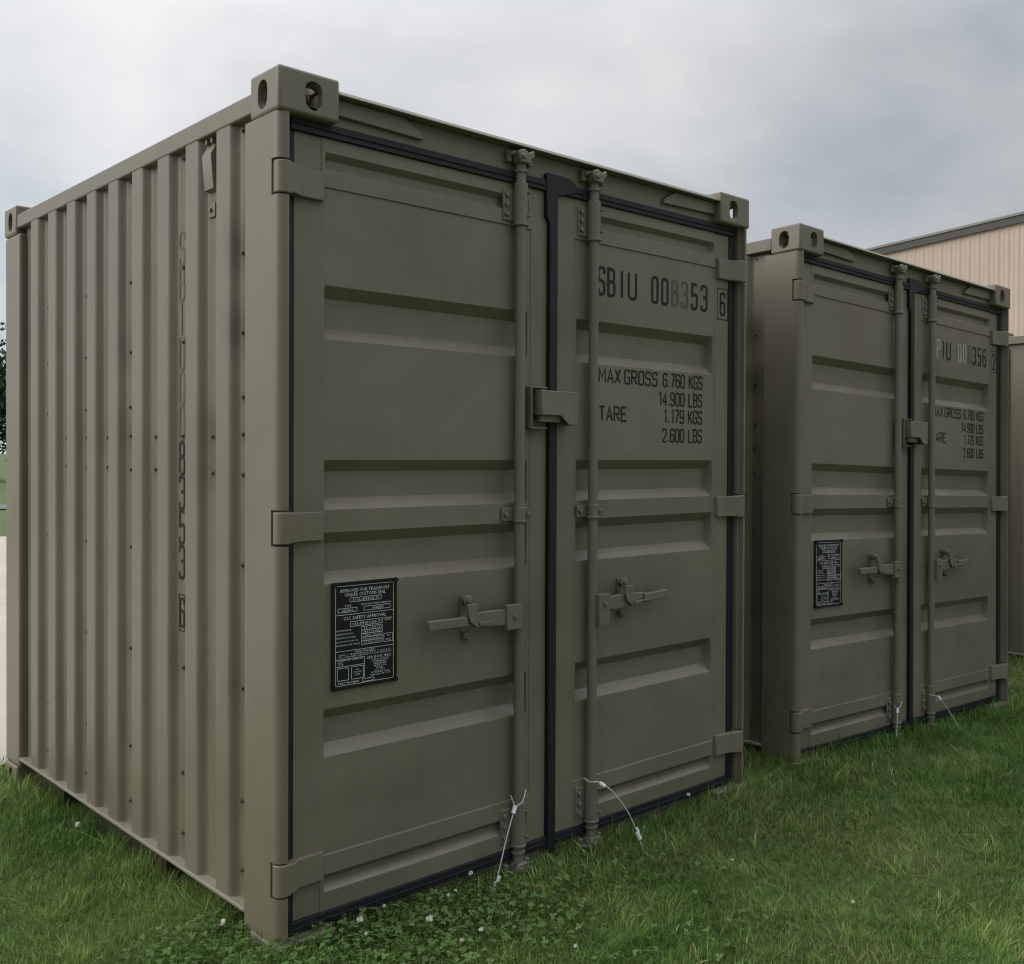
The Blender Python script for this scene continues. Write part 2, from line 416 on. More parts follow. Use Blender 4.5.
def casting_mesh():
    """corner fitting: hollow box with long holes in its two outer sides and its top; outer corner at the origin"""
    A, B, Cc, T = 0.178, 0.162, 0.118, 0.026
    bm = bmesh.new()
    def holed(to3, w, h, hole, inner):
        rect = [(inner, inner), (w - inner, inner), (w - inner, h - inner), (inner, h - inner)]
        lo = [bm.verts.new(to3(*p)) for p in rect]; li = [bm.verts.new(to3(*p)) for p in hole]
        ed = [bm.edges.new((lo[i], lo[(i + 1) % 4])) for i in range(4)] + [bm.edges.new((li[i], li[(i + 1) % len(li)])) for i in range(len(li))]
        bmesh.ops.triangle_fill(bm, use_beauty=True, use_dissolve=False, edges=ed)
        return li
    def wall(f0, f1, w, h, hole):
        a = holed(f0, w, h, hole, 0.0); b = holed(f1, w, h, hole, T)
        n = len(a)
        for i in range(n):
            f = bm.faces.new((a[i], a[(i + 1) % n], b[(i + 1) % n], b[i])); f.smooth = True
    wall(lambda a, b: (a, 0, b), lambda a, b: (a, T, b), A, Cc, stadium(0.101, 0.056, 0.050, 0.078))
    wall(lambda a, b: (0, a, b), lambda a, b: (T, a, b), B, Cc, stadium(0.088, 0.056, 0.054, 0.078))
    hole_top = [(y, x) for x, y in stadium(0.085, 0.090, 0.062, 0.11)]
    wall(lambda a, b: (a, b, Cc), lambda a, b: (a, b, Cc - T), A, B, hole_top)
    def quad(*p): bm.faces.new([bm.verts.new(q) for q in p])
    quad((A, 0, 0), (A, B, 0), (A, B, Cc), (A, 0, Cc)); quad((0, B, 0), (0, B, Cc), (A, B, Cc), (A, B, 0)); quad((0, 0, 0), (0, B, 0), (A, B, 0), (A, 0, 0))
    t = T
    quad((A - t, t, t), (A - t, t, Cc - t), (A - t, B - t, Cc - t), (A - t, B - t, t)); quad((t, B - t, t), (A - t, B - t, t), (A - t, B - t, Cc - t), (t, B - t, Cc - t)); quad((t, t, t), (A - t, t, t), (A - t, B - t, t), (t, B - t, t))
    bmesh.ops.remove_doubles(bm, verts=bm.verts, dist=1e-5)
    bmesh.ops.recalc_face_normals(bm, faces=bm.faces)
    v = [tuple(q.co) for q in bm.verts]; bm.verts.index_update()
    f = [tuple(q.index for q in fc.verts) for fc in bm.faces]; bm.free()
    return v, f
CV, CF = casting_mesh()

def make_container():
    root = empty('shipping_container')
    P = M['paint']
    # --- corner castings
    for sx in (0, 1):
        for sy in (0, 1):
            for sz in (0, 1):
                mb = MB(); vs = [((W - x) if sx else x, (D - y) if sy else y, (H - 0.118 + z) if sz else 0.118 - z) for x, y, z in CV]
                mb.add(vs, CF); o = mb.build('corner_casting', P, root)
                V_ = [v_.co for v_ in o.data.vertices]
                lo_ = [min(v_[i] for v_ in V_) for i in range(3)]; hi_ = [max(v_[i] for v_ in V_) for i in range(3)]
                aw = o.data.attributes.new('bevel_weight_edge', 'FLOAT', 'EDGE')
                for i, e_ in enumerate(o.data.edges):
                    p_, q_ = V_[e_.vertices[0]], V_[e_.vertices[1]]
                    hit = sum(1 for k in range(3) if abs(p_[k] - q_[k]) < 1e-5 and (abs(p_[k] - lo_[k]) < 1e-5 or abs(p_[k] - hi_[k]) < 1e-5))
                    if hit >= 2: aw.data[i].value = 1.0
                bv = o.modifiers.new('bevel', 'BEVEL'); bv.limit_method = 'WEIGHT'; bv.width = 0.009; bv.segments = 3; bv.use_clamp_overlap = False
    MB().tube([(0.060, 0.060, 2.374), (0.092, 0.044, 2.377), (0.104, 0.034, 2.378), (0.106, 0.033, 2.378)], 0.0105, 10).build('locking_pin', P, root)
    # --- front corner posts with hinge pockets
    def arc(r, x0, y0, n=6):
        return [(x0 + r - r * math.cos(math.pi / 2 * i / n), y0 + r - r * math.sin(math.pi / 2 * i / n)) for i in range(n + 1)]
    full_l = [(0.003, 0.043)] + arc(0.026, 0.003, 0.003) + [(0.034, 0.005), (0.036, 0.043)]
    full_r = [(0.003, 0.043)] + arc(0.021, 0.003, 0.003) + [(0.026, 0.004), (0.028, 0.026), (0.036, 0.028), (0.036, 0.043)]
    cut = [(0.003, 0.195), (0.003, 0.043), (0.036, 0.043), (0.036, 0.060), (0.052, 0.062), (0.052, 0.195)]
    HZ = [(0.243, 0.329), (1.178, 1.264), (2.106, 2.192)]
    zs = [0.1185] + [q for a, b_ in HZ for q in (a - 0.005, b_ + 0.005)] + [2.3195]
    for sx in (0, 1):
        mb = MB()
        mb.prism(cut, 2, zs[0], zs[-1])
        for i in range(0, len(zs) - 1, 2): mb.prism(full_r if sx else full_l, 2, zs[i], zs[i + 1], True)
        if sx: mb.mirror_x(W)
        mb.build('corner_post', P, root)
    for sx in (0, 1):
        mb = MB().box(0.003, 0.11, D - 0.195, D - 0.003, 0.1185, 2.3195)
        if sx: mb.mirror_x(W)
        mb.build('corner_post', P, root, 0.012, 3)
    # --- header over the doors
    mb = MB().box(0.1785, W - 0.1785, YD, 0.12, 2.319, 2.397).prism([(0.002, 2.398), (0.002, 2.401), (0.016, 2.4135), (0.12, 2.4135), (0.12, 2.398)], 0, 0.1785, W - 0.1785)
    mb.box(0.053, W - 0.053, YD + 0.003, 0.12, 2.288, 2.3186)
    o = mb.build('header', P, root, 0.003)
    for s in (0, 1):
        mb = MB().prism([(0.1788, 2.352), (0.468, 2.346), (0.462, 2.364), (0.405, 2.396), (0.1788, 2.396)], 1, 0.030, YD - 0.0004)
        if s: mb.mirror_x(W)
        mb.build('gusset_plate', P, root, 0.002)
    # --- sill under the doors
    MB().box(0.1785, W - 0.1785, 0.058, 0.16, 0.020, 0.100).box(0.053, W - 0.053, YD + 0.006, 0.14, 0.1005, 0.150).build('sill', P, root, 0.004)
    # --- top and bottom side rails
    for sx in (0, 1):
        mb = MB().box(0.0045, 0.070, 0.1625, D - 0.1625, 2.342, 2.397)
        if sx: mb.mirror_x(W)
        mb.build('top_side_rail', P, root, 0.004)
        mb = MB().box(0.0015, 0.075, 0.196, D - 0.196, 0.152, 0.163)
        if sx: mb.mirror_x(W)
        mb.build('bottom_side_rail', M['rail'], root, 0.002)
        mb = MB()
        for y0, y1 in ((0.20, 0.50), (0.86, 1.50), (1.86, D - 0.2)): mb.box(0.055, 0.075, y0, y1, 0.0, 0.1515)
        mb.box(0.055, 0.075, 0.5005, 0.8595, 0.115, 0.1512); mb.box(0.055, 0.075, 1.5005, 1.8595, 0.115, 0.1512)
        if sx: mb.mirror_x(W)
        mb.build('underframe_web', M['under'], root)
    for z0, z1 in ((2.33, 2.40), (0.03, 0.16)):
        MB().box(0.179, W - 0.179, D - 0.08, D - 0.004, z0, z1).build('rear_rail', P, root, 0.004)
    # --- corrugated sides
    XO, XI, hw, sl = 0.007, 0.033, 0.044, 0.021
    prof = [(XI, 0.190)]
    for fc in FLATS: prof += [(XI, fc - hw - sl), (XI, fc - hw - sl + 0.001), (XO, fc - hw), (XO, fc + hw), (XI, fc + hw + sl)]
    prof += [(XI, D - 0.19)]
    yy_ = np.arange(0.190, D - 0.19 + 1e-6, 0.004); xx_ = np.interp(yy_, [q[1] for q in prof], [q[0] for q in prof])
    ker = np.ones(3) / 3; xp_ = np.pad(xx_, 2, mode='edge'); xx_ = np.convolve(np.convolve(xp_, ker, 'valid'), ker, 'valid')
    pr = list(zip(xx_.tolist(), yy_.tolist()))
    grooves = [0.262] + [f + 0.106875 for f in FLATS]
    smudge = {(0, 1): .8, (0, 2): .75, (0, 0): .35, (1, 4): .75, (1, 5): .6, (2, 0): .25, (2, 2): .15, (4, 0): .5, (4, 2): .6, (4, 1): .2, (6, 2): .2, (2, 7): .35, (2, 8): .3, (4, 7): .3, (6, 7): .25, (0, 7): .3, (0, 8): .25, (4, 8): .2, (5, 4): .4, (4, 4): .55, (4, 5): .3, (6, 4): .3}
    for sx in (0, 1):
        zsn = np.linspace(0.1625, 2.35, 80); n = len(pr)
        mb = MB(); vs = [(x, y, z) for z in zsn for x, y in pr]
        fs = [(j * n + i, j * n + i + 1, (j + 1) * n + i + 1, (j + 1) * n + i) for j in range(len(zsn) - 1) for i in range(n - 1)]
        mb.add(vs, fs, True)
        if sx: mb.mirror_x(W)
        sp = mb.build('side_panel', M['side'], root, fix=False)
        at = sp.data.attributes.new('stain_shade', 'FLOAT', 'POINT'); V = np.array(vs); st = np.zeros(len(V))
        for (g, k), a in smudge.items():
            if sx: continue
            gy = grooves[g] + 0.008; bz = BOLTZ[k]
            d = ((V[:, 1] - gy) / 0.055) ** 2 + ((V[:, 2] - bz - 0.01) / (0.085 if k else 0.05)) ** 2
            st = np.maximum(st, min(1.0, a * 0.95) * np.exp(-d))
            dd = ((V[:, 1] - gy) / 0.035) ** 2
            st = np.maximum(st, np.where(V[:, 2] < bz, a * 0.35 * np.exp(-dd) * np.exp(-(bz - V[:, 2]) / 0.25), 0))
        for gy in grooves:            # grooves darker just below the top rail
            d = ((V[:, 1] - gy) / 0.05) ** 2
            st = np.maximum(st, 0.40 * np.exp(-d) * np.exp(-(2.35 - V[:, 2]) / 0.06))
            rr_ = np.random.default_rng(int(gy * 1000)); ph_ = rr_.uniform(0, 6, 3)          # shade of the groove floor put into the colour, unevenly along its height
            st = np.maximum(st, 0.20 * np.exp(-((V[:, 1] - gy) / 0.042) ** 2) * np.clip(0.55 + 0.3 * np.sin(V[:, 2] * 3.1 + ph_[0]) + 0.25 * np.sin(V[:, 2] * 8.3 + ph_[1]), 0, 1))
        for g, gy in enumerate(grooves):
            for k, bz in enumerate(BOLTZ):          # a small dark halo round every fastener
                if g % 2 and k not in (4, 5): continue
                d = ((V[:, 1] - gy - 0.008) / 0.020) ** 2 + ((V[:, 2] - bz + 0.008) / 0.026) ** 2
                st = np.maximum(st, 0.40 * np.exp(-d))
        at.data.foreach_set('value', st.astype(np.float32))
        proto = None
        for g, gy in enumerate(grooves):
            if g == 9: continue
            for k, bz in enumerate(BOLTZ):
                if g % 2 and k not in (4, 5): continue
                if g in (2,) and k in (3, 6): continue
                if g == 1 and k == 0: continue
                if proto is None:
                    q = MB().cyl((0, 0, 0), (-0.003, 0, 0), 0.0068, 10).cyl((-0.003, 0, 0), (-0.0075, 0, 0), 0.0042, 8)
                    if sx: q.v = [(-a, b_, c_) for a, b_, c_ in q.v]
                    proto = q.build('bolt', M['bolt'], sp)
                    bo = proto
                else:
                    bo = proto.copy(); COL.objects.link(bo); bo.parent = sp
                bo.location = ((W - XI) if sx else XI, gy + 0.008 + random.uniform(-.003, .003), bz + random.uniform(-.006, .006))
        # vent cover high in the second groove
        vy = grooves[1]
        mb = MB().prism([(0.0335, 2.336), (0.0335, 2.185), (0.017, 2.190), (0.009, 2.288)], 1, vy - 0.024, vy + 0.036)
        for k in range(3): mb.box(0.0320, 0.0326, vy - 0.02, vy + 0.02, 2.16 - k * .006, 2.163 - k * .006)
        mb.box(0.0270, 0.0325, vy - 0.012, vy + 0.034, 2.112, 2.152).cyl((0.027, vy + .012, 2.132), (0.020, vy + .012, 2.132), 0.007, 8)
        mb.cyl((0.030, vy - 0.012, 2.330), (0.016, vy - 0.012, 2.330), 0.008, 8).cyl((0.030, vy + 0.024, 2.330), (0.016, vy + 0.024, 2.330), 0.008, 8)
        if sx: mb.mirror_x(W)
        mb.build('vent', M['vent'], sp, 0.002)
    # --- rear, roof and floor
    mb = MB(); x = 0.11
    while x < W - 0.13:
        mb.prism([(x, D - 0.05), (x + 0.02, D - 0.02), (x + 0.09, D - 0.02), (x + 0.11, D - 0.05)], 2, 0.161, 2.329); x += 0.15
    mb.box(0.112, W - 0.112, D - 0.058, D - 0.0502, 0.1605, 2.3295)
    mb.build('rear_panel', P, root)
    mb = MB().box(0.0705, W - 0.0705, 0.1205, D - 0.081, 2.372, 2.388)
    for k in range(9): mb.box(0.10, W - 0.10, 0.20 + k * 0.235, 0.28 + k * 0.235, 2.3885, 2.402)
    mb.build('roof', P, root)
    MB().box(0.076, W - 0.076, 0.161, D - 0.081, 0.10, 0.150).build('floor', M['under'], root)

    # --- doors
    zt = [(2.247, 2.197, 0.016, 0.017), (1.883, 1.735, 0.032, 0.033), (1.402, 1.264, 0.032, 0.033), (1.201, 1.058, 0.032, 0.033), (0.712, 0.579, 0.032, 0.033), (0.254, 0.206, 0.017, 0.017)]
    def door(x0, x1, rx0, rx1):
        zl = [0.155, 0.308, 0.3095, 2.1505, 2.152, 2.285]
        for a, b_, s_, d_ in zt: zl += [a, a - s_, b_ + s_, b_]
        xl = [x0, rx0 - 0.012, rx0 - 0.0105, rx0, rx0 + 0.003, rx1 - 0.0085, rx1, rx1 + 0.0105, rx1 + 0.012, x1]
        zl = sorted(set(zl)); n = len(xl)
        def yy(x, z):
            y = YD
            if rx0 - 0.011 < x < rx1 + 0.011: y += 0.002
            if (z > 2.151 or z < 0.309) and rx0 - 0.011 < x < rx1 + 0.011: y -= 0.0045
            for a, b_, s_, d_ in zt:
                if b_ < z < a and rx0 < x < rx1 and (z <= a - s_ + 1e-6 and z >= b_ + s_ - 1e-6) and (rx0 + 0.002 < x < rx1 - 0.008): y = YD + d_
            return y
        mb = MB(); vs = [(x, yy(x, z), z) for z in zl for x in xl]
        fs = [(j * n + i, j * n + i + 1, (j + 1) * n + i + 1, (j + 1) * n + i) for j in range(len(zl) - 1) for i in range(n - 1)]
        mb.add(vs, fs)
        o = len(mb.v)                                      # returns round the leaf
        Y2 = YD + 0.05; zA, zB = zl[0], zl[-1]; y = YD
        mb.add([(x0, y, zA), (x0, y, zB), (x0, Y2, zB), (x0, Y2, zA), (x1, y, zA), (x1, y, zB), (x1, Y2, zB), (x1, Y2, zA)],
               [(0, 1, 2, 3), (4, 7, 6, 5), (1, 5, 6, 2), (0, 3, 7, 4), (3, 2, 6, 7)])
        d = mb.build('door', M['door'], root, 0.0022, 2, fix=False)
        bm = bmesh.new(); bm.from_mesh(d.data); bmesh.ops.remove_doubles(bm, verts=bm.verts, dist=1e-5); bmesh.ops.recalc_face_normals(bm, faces=bm.faces); bm.to_mesh(d.data); bm.free()
        return d
    dl = door(0.068, 0.957, 0.158, 0.878)
    dr = door(0.997, 1.896, 1.092, 1.806)
    # hinges
    for s, d in ((0, dl), (1, dr)):
        for a, b_ in HZ:
            mb = MB().cyl((0.028, 0.026, a), (0.028, 0.026, b_), 0.0245, 24)
            mb.prism([(0.030, 0.0035), (0.052, 0.007), (0.078, 0.026), (0.150, 0.030), (0.153, YD + 0.0006), (0.060, YD + 0.0006), (0.046, 0.030), (0.030, 0.030)], 2, a + 0.003, b_ - 0.003)
            if s: mb.mirror_x(W)
            mb.build('hinge', P, d, 0.003)
    # gaskets
    Rb = M['rubber']
    def frame_part(x0, x1, z0, z1, y0=0.036, y1=0.052):
        return MB().box(x0, x1, y0, y1, z0, z1).box(x0 + (0.004 if x1 - x0 > .05 else .003), x1 - .003, y0 - 0.004, y0 - 0.0002, z0 + (z1 - z0) * .42, z0 + (z1 - z0) * .52 if x1 - x0 > .3 else z1 - .004)
    frame_part(0.053, W - 0.053, 2.286, 2.322, 0.033, 0.0475).build('door_gasket', Rb, root, 0.002)
    frame_part(0.053, W - 0.053, 0.120, 0.154).build('door_gasket', Rb, root, 0.003)
    MB().box(0.037, 0.0675, 0.044, 0.070, 0.1545, 2.285).build('door_gasket', Rb, root, 0.002)
    MB().box(1.8965, 1.9275, 0.040, 0.070, 0.1545, 2.285).build('door_gasket', Rb, root, 0.002)
    MB().prism([(0.9585, 0.100), (0.993, 0.100), (0.993, 2.276), (1.070, 2.296), (1.085, 2.318), (1.062, 2.335), (1.046, 2.344), (0.948, 2.346), (0.944, 2.338), (0.944, 2.205), (0.9585, 2.180)], 1, 0.029, 0.060).build('door_gasket', Rb, root, 0.003)
    # anti-theft lock box over the centre seam
    mb = MB()
    def lb(x0, x1, pts, y0, y1): mb.prism(pts, 1, y0, y1)
    front = [(0.888, 1.548), (0.888, 1.628), (1.047, 1.628), (1.047, 1.518), (1.006, 1.518), (0.970, 1.548)]
    mb.prism(front, 1, -0.016, -0.010)
    mb.box(0.888, 1.047, -0.0095, YD - 0.001, 1.622, 1.628).box(0.888, 0.893, -0.0095, YD - 0.001, 1.548, 1.6215).box(1.042, 1.047, -0.0095, YD - 0.001, 1.518, 1.6215)
    mb.box(0.900, 0.985, 0.002, 0.024, 1.526, 1.610)
    lbx = mb.build('lock_box', P, dl, 0.003)
    mb = MB().box(0.862, 0.8665, 0.004, YD, 1.504, 1.640).box(0.8667, 0.935, 0.010, YD, 1.6355, 1.640).box(0.8667, 0.935, 0.010, YD, 1.504, 1.5085)
    mb.build('lock_plate', P, dl, 0.0015)
    # --- lock rods
    for s, xc in ((-1, 0.8285), (1, 1.149)):
        yc, r = 0.022, 0.0170
        rod = MB().cyl((xc, yc, 0.10), (xc, yc, 2.36), r, 28)
        rod.cyl((xc, yc, 2.318), (xc, yc, 2.328), r + 0.005, 28).cyl((xc, yc, 0.140), (xc, yc, 0.150), r + 0.005, 28)
        rd = rod.build('lock_rod', M['rod'], root, 0.0015)
        for zb, sg in ((2.345, 1), (0.115, -1)):
            mb = MB()
            mb.prism([(xc - 0.020, zb), (xc + 0.020, zb), (xc + 0.022, zb + sg * 0.016), (xc + 0.036, zb + sg * 0.026), (xc + 0.030, zb + sg * 0.046), (xc + 0.012, zb + sg * 0.034), (xc - 0.008, zb + sg * 0.044), (xc - 0.030, zb + sg * 0.036), (xc - 0.028, zb + sg * 0.014)], 1, yc - 0.030, yc + 0.012)
            mb.cyl((xc - 0.012, yc - 0.036, zb + sg * 0.02), (xc - 0.012, yc + 0.01, zb + sg * 0.02), 0.010, 12)
            mb.build('cam', M['rod'], rd, 0.004)
            for q in (-1, 1):
                mb = MB(); x = xc + q * 0.042
                mb.prism([(x - 0.009, zb + sg * 0.002), (x + 0.009, zb + sg * 0.004), (x + 0.011, zb + sg * 0.034), (x - 0.008, zb + sg * 0.040)], 1, yc + 0.002, YD)
                mb.cyl((x, yc + 0.004, zb + sg * 0.026), (x - q * 0.012, yc - 0.014, zb + sg * 0.030), 0.008, 10)
                mb.build('cam_keeper', M['rod'], rd, 0.003)
        for z0, z1, hv in ((2.152, 2.285, 1), (0.165, 0.305, 1), (1.206, 1.252, 0)):
            rr = r + (0.0058 if hv else 0.003)
            mb = MB().cyl((xc, yc, z0), (xc, yc, z1), rr, 28)
            mb.cyl((xc, yc, z0 - 0.003), (xc, yc, z0 + 0.006), rr + 0.003, 28)
            e0, e1 = (z0 + 0.012, z1 - 0.020) if hv else (z0 + .002, z1 - .002)
            mb.box(xc - 0.058, xc + (0.026 if hv else 0.052), YD - 0.008, YD + 0.001, e0, e1)
            for q in ((-1,) if hv else (-1, 1)):
                for zz_ in ((e0 + 0.02, (e0 + e1) / 2, e1 - 0.02) if hv else ((e0 + e1) / 2,)):
                    mb.cyl((xc + q * 0.045, YD - 0.008, zz_), (xc + q * 0.045, YD - 0.017, zz_), 0.0085, 8)
            for zz_ in ((z0 + 0.03, z1 - 0.03) if hv else ((z0 + z1) / 2,)):
                mb.cyl((xc + 0.016, yc - rr + 0.006, zz_), (xc + 0.019, yc - rr - 0.004, zz_), 0.005, 8)
            mb.build('guide_bracket', M['rod'], rd, 0.002)
        # handle: hub, lever and catch
        hz0, hz1 = (0.868, 0.946) if s < 0 else (0.836, 0.944)
        hx0, hx1 = (xc - 0.074, xc - 0.014) if s < 0 else (xc + 0.002, xc + 0.055)
        mb = MB().box(hx0, hx1, -0.012, 0.018, hz0, hz1).cyl(((hx0 + hx1) / 2, -0.012, 0.909), ((hx0 + hx1) / 2, -0.020, 0.909), 0.007, 10)
        mb.build('handle_hub', M['rod'], rd, 0.004)
        mb = MB()
        xs = [xc + s * 0.055, xc + s * 0.085, xc + s * 0.15, xc + s * 0.225, xc + s * 0.245, xc + s * (0.364 if s < 0 else 0.346)]
        hts = [0.018, 0.026, 0.024, 0.019, 0.016, 0.015]; zc = [0.909, 0.909, 0.912, 0.914, 0.911, 0.913 if s < 0 else 0.918]
        top = [(x, z + h) for x, z, h in zip(xs, zc, hts)]; bot = [(x, z - h) for x, z, h in zip(xs, zc, hts)]
        mb.prism(top + bot[::-1], 1, -0.004, 0.010)
        mb.prism([(xs[3], 0.928), (xs[5], zc[5] + 0.014), (xs[5], zc[5] - 0.014), (xs[3], 0.898)], 1, -0.012, -0.0045)
        mb.build('handle', M['rod'], rd, 0.003)
        cx = xc + (-0.2205 if s < 0 else 0.1315); cb = cx + 0.024
        mb = MB().box(cb - 0.017, cb + 0.017, YD - 0.005, YD + 0.002, 0.872, 0.985)
        mb.cyl((cb, YD - 0.005, 0.858), (cb, 0.026, 0.858), 0.013, 14).cyl((cb, 0.026, 0.858), (cb, 0.020, 0.858), 0.008, 12)
        mb.cyl((cb - 0.004, YD - 0.005, 0.972), (cb - 0.010, 0.010, 0.972), 0.015, 14).cyl((cb - 0.010, 0.0098, 0.972), (cb - 0.011, 0.002, 0.972), 0.008, 10)
        mb.prism([(cx - 0.008, 0.966), (cx + 0.030, 0.964), (cx + 0.030, 0.936), (cx + 0.052, 0.912), (cx + 0.034, 0.888), (cx + 0.004, 0.908), (cx - 0.004, 0.930)], 1, -0.0155, -0.0085)
        mb.box(cx + 0.0, cx + 0.024, -0.008, 0.012, 0.950, 0.962)
        mb.prism([(cx + 0.034, 0.908), (cx + 0.105, 0.909), (cx + 0.036, 0.893)], 1, -0.021, -0.0158)
        mb.build('handle_catch', M['rod'], rd, 0.002)
    # --- data plate
    px0, px1, pz0, pz1 = 0.180, 0.387, 0.760, 1.060
    pl = MB().box(px0, px1, YD - 0.004, YD + 0.0006, pz0, pz1)
    t = 0.007
    for a in ((px0, px1, pz1 - t, pz1), (px0, px1, pz0, pz0 + t)): pl.box(a[0], a[1], YD - 0.0065, YD - 0.0041, a[2], a[3])
    for a in ((px0, px0 + t), (px1 - t, px1)): pl.box(a[0], a[1], YD - 0.0065, YD - 0.0041, pz0 + t + .0003, pz1 - t - .0003)
    plate = pl.build('data_plate', M['plate'], root, 0.001)
    for x in (px0 + .006, px1 - .006):
        for z in (pz0 + .006, pz1 - .006): MB().cyl((x, YD - 0.0066, z), (x, YD - 0.011, z), 0.0075, 12).build('rivet', M['plate'], plate)
    tx = MB(); yt = YD - 0.0046
    pw, ph = px1 - px0 - 0.022, pz1 - pz0 - 0.022; ox, oz = px0 + 0.011, pz0 + 0.011
    def U(u, v): return ox + u * pw, oz + v * ph
    def line(u0, v0, u1, v1, th=0.0011):
        x0_, z0_ = U(u0, v0); x1_, z1_ = U(u1, v1)
        if abs(u1 - u0) > abs(v1 - v0): tx.box(min(x0_, x1_), max(x0_, x1_), yt, yt + 0.0007, z0_ - th / 2, z0_ + th / 2)
        else: tx.box(x0_ - th / 2, x0_ + th / 2, yt, yt + 0.0007, min(z0_, z1_), max(z0_, z1_))
    def rect(u0, v0, u1, v1): line(u0, v0, u1, v0); line(u0, v1, u1, v1); line(u0, v0 + .003, u0, v1 - .003); line(u1, v0 + .003, u1, v1 - .003)
    def words(s_, u0, u1, v, size, center=True):
        cu = bpy.data.curves.new('t', 'FONT'); cu.body = s_; cu.size = 1.0; cu.resolution_u = 1
        ob = bpy.data.objects.new('t', cu); COL.objects.link(ob); bpy.context.view_layer.update()
        me = bpy.data.meshes.new_from_object(ob.evaluated_get(bpy.context.evaluated_depsgraph_get()))
        vv = [q.co.copy() for q in me.vertices]; ff = [tuple(p.vertices) for p in me.polygons]
        bpy.data.objects.remove(ob); bpy.data.curves.remove(cu); bpy.data.meshes.remove(me)
        if not vv: return
        w_ = max(q.x for q in vv); x0_, z0_ = U(u0, v); x1_, _ = U(u1, v); k = (x1_ - x0_) / w_
        tx.add([(x0_ + q.x * k, yt, z0_ + q.y * size) for q in vv], ff)
    line(0, 1, 1, 1); line(0, 0, 1, 0); line(0, 0.003, 0, .997); line(1, 0.003, 1, .997)
    words('APPROVED FOR TRANSPORT', .07, .93, .935, .0135); words('UNDER CUSTOMS SEAL', .15, .86, .892, .0135)
    rect(.24, .835, .78, .875); words('D-SL-4854-96-17', .29, .74, .842, .0105)
    words('TYPE', .15, .26, .79, .007); words("MANUFACTURER'S SERIAL No.", .43, .97, .79, .007)
    rect(.04, .735, .36, .775); words('SB2850', .10, .30, .742, .009); rect(.48, .735, .94, .775); words('008353', .62, .82, .742, .009)
    line(.003, .71, .997, .71)
    words('CSC SAFETY APPROVAL', .13, .87, .655, .0135)
    rect(.25, .585, .80, .635); words('USA-PM/401-049-17', .28, .77, .594, .011)
    words('MAINTENANCE', .82, .98, .625, .006); words('EXAM', .85, .95, .605, .006)
    for i, s_ in enumerate(('DATE MANUFACTURED', 'IDENTIFICATION No.', 'MAXIMUM GROSS MASS', 'ALLOW. STACK. LOAD 1.8G', 'RACKING TEST FORCE')):
        words(s_, .01, .27 + .035 * i, .545 - .037 * i, .0062)
        rect(.44, .535 - .037 * i, .80, .570 - .037 * i); words(('10 / 2017', 'SBIU 008353', '6.760 KG  14.900 LB', '86.400 KG 190.480 LB', '15.240 KG')[i], .47, .77, .543 - .037 * i, .0065)
    rect(.83, .385, .99, .47); words('10', .88, .94, .44, .007); words('2022', .86, .96, .40, .007)
    line(.003, .345, .997, .345)
    words('TIMBER TREATMENT', .32, .68, .318, .0062); words('IM / TANALITH / 2017', .06, .95, .297, .006)
    words('THE CONTAINER IS CERTIFIED FOR SAFE TRANSPORT', .03, .97, .277, .005)
    line(.0, .262, .5, .262); words('OWNER AND OPERATOR', .03, .46, .243, .0062); words('UNIT', .03, .12, .222, .006); words('CODE', .03, .13, .203, .006)
    line(.49, .045, .49, .262); line(.0, .19, .488, .19)
    rect(.03, .05, .22, .175); rect(.27, .05, .47, .175); words('NO', .34, .40, .135, .007); words('STACKING', .30, .44, .11, .006); words('LIMIT', .32, .42, .085, .006)
    words('SEA BOX, INC.', .53, .97, .232, .011)
    for i, (s_, a, b_) in enumerate((('1 SEA BOX DRIVE', .60, .92), ('CINNAMINSON', .63, .89), ('NEW JERSEY', .65, .87), ('08077 U.S.A.', .65, .88), ('MODEL', .70, .82), ('ISO 1CC', .67, .85), ('TYPE 20', .60, .93), ('GROUP 17', .58, .95))):
        words(s_, a, b_, .208 - .022 * i, .0062)
    words('PART NUMBER', .04, .40, .012, .008); rect(.46, .008, .66, .036)
    tx.build('plate_lettering', M['plate_text'], plate, fix=False)
    bpy.context.view_layer.update()
    return root, dl, dr

cont1, door_l, door_r = make_container()
tag(cont1, 'nearest olive steel container, stencilled SBIU 008353, its ribbed left side in view', 'shipping container', 'olive shipping containers in a row')

def copy_tree(o, parent=None):
    c = o.copy(); COL.objects.link(c)
    if parent: c.parent = parent
    for ch in kids(o): copy_tree(ch, c)
    return c

cont2 = copy_tree(cont1)
cont2.location = (2.34289, 0.02123, -0.00648)
cont2.rotation_euler = Euler((-0.0204, 0.02748, -0.01846), 'XYZ')
tag(cont2, 'second olive drab steel shipping container, behind and right of the nearest one, stencilled 008356', 'shipping container')
cont3 = copy_tree(cont1)
cont3.location = (5.80, -1.530, -0.121)
cont3.rotation_euler = (0, 0, 0)
tag(cont3, 'olive steel container at the right edge, a sliver showing below the beige building', 'shipping container')

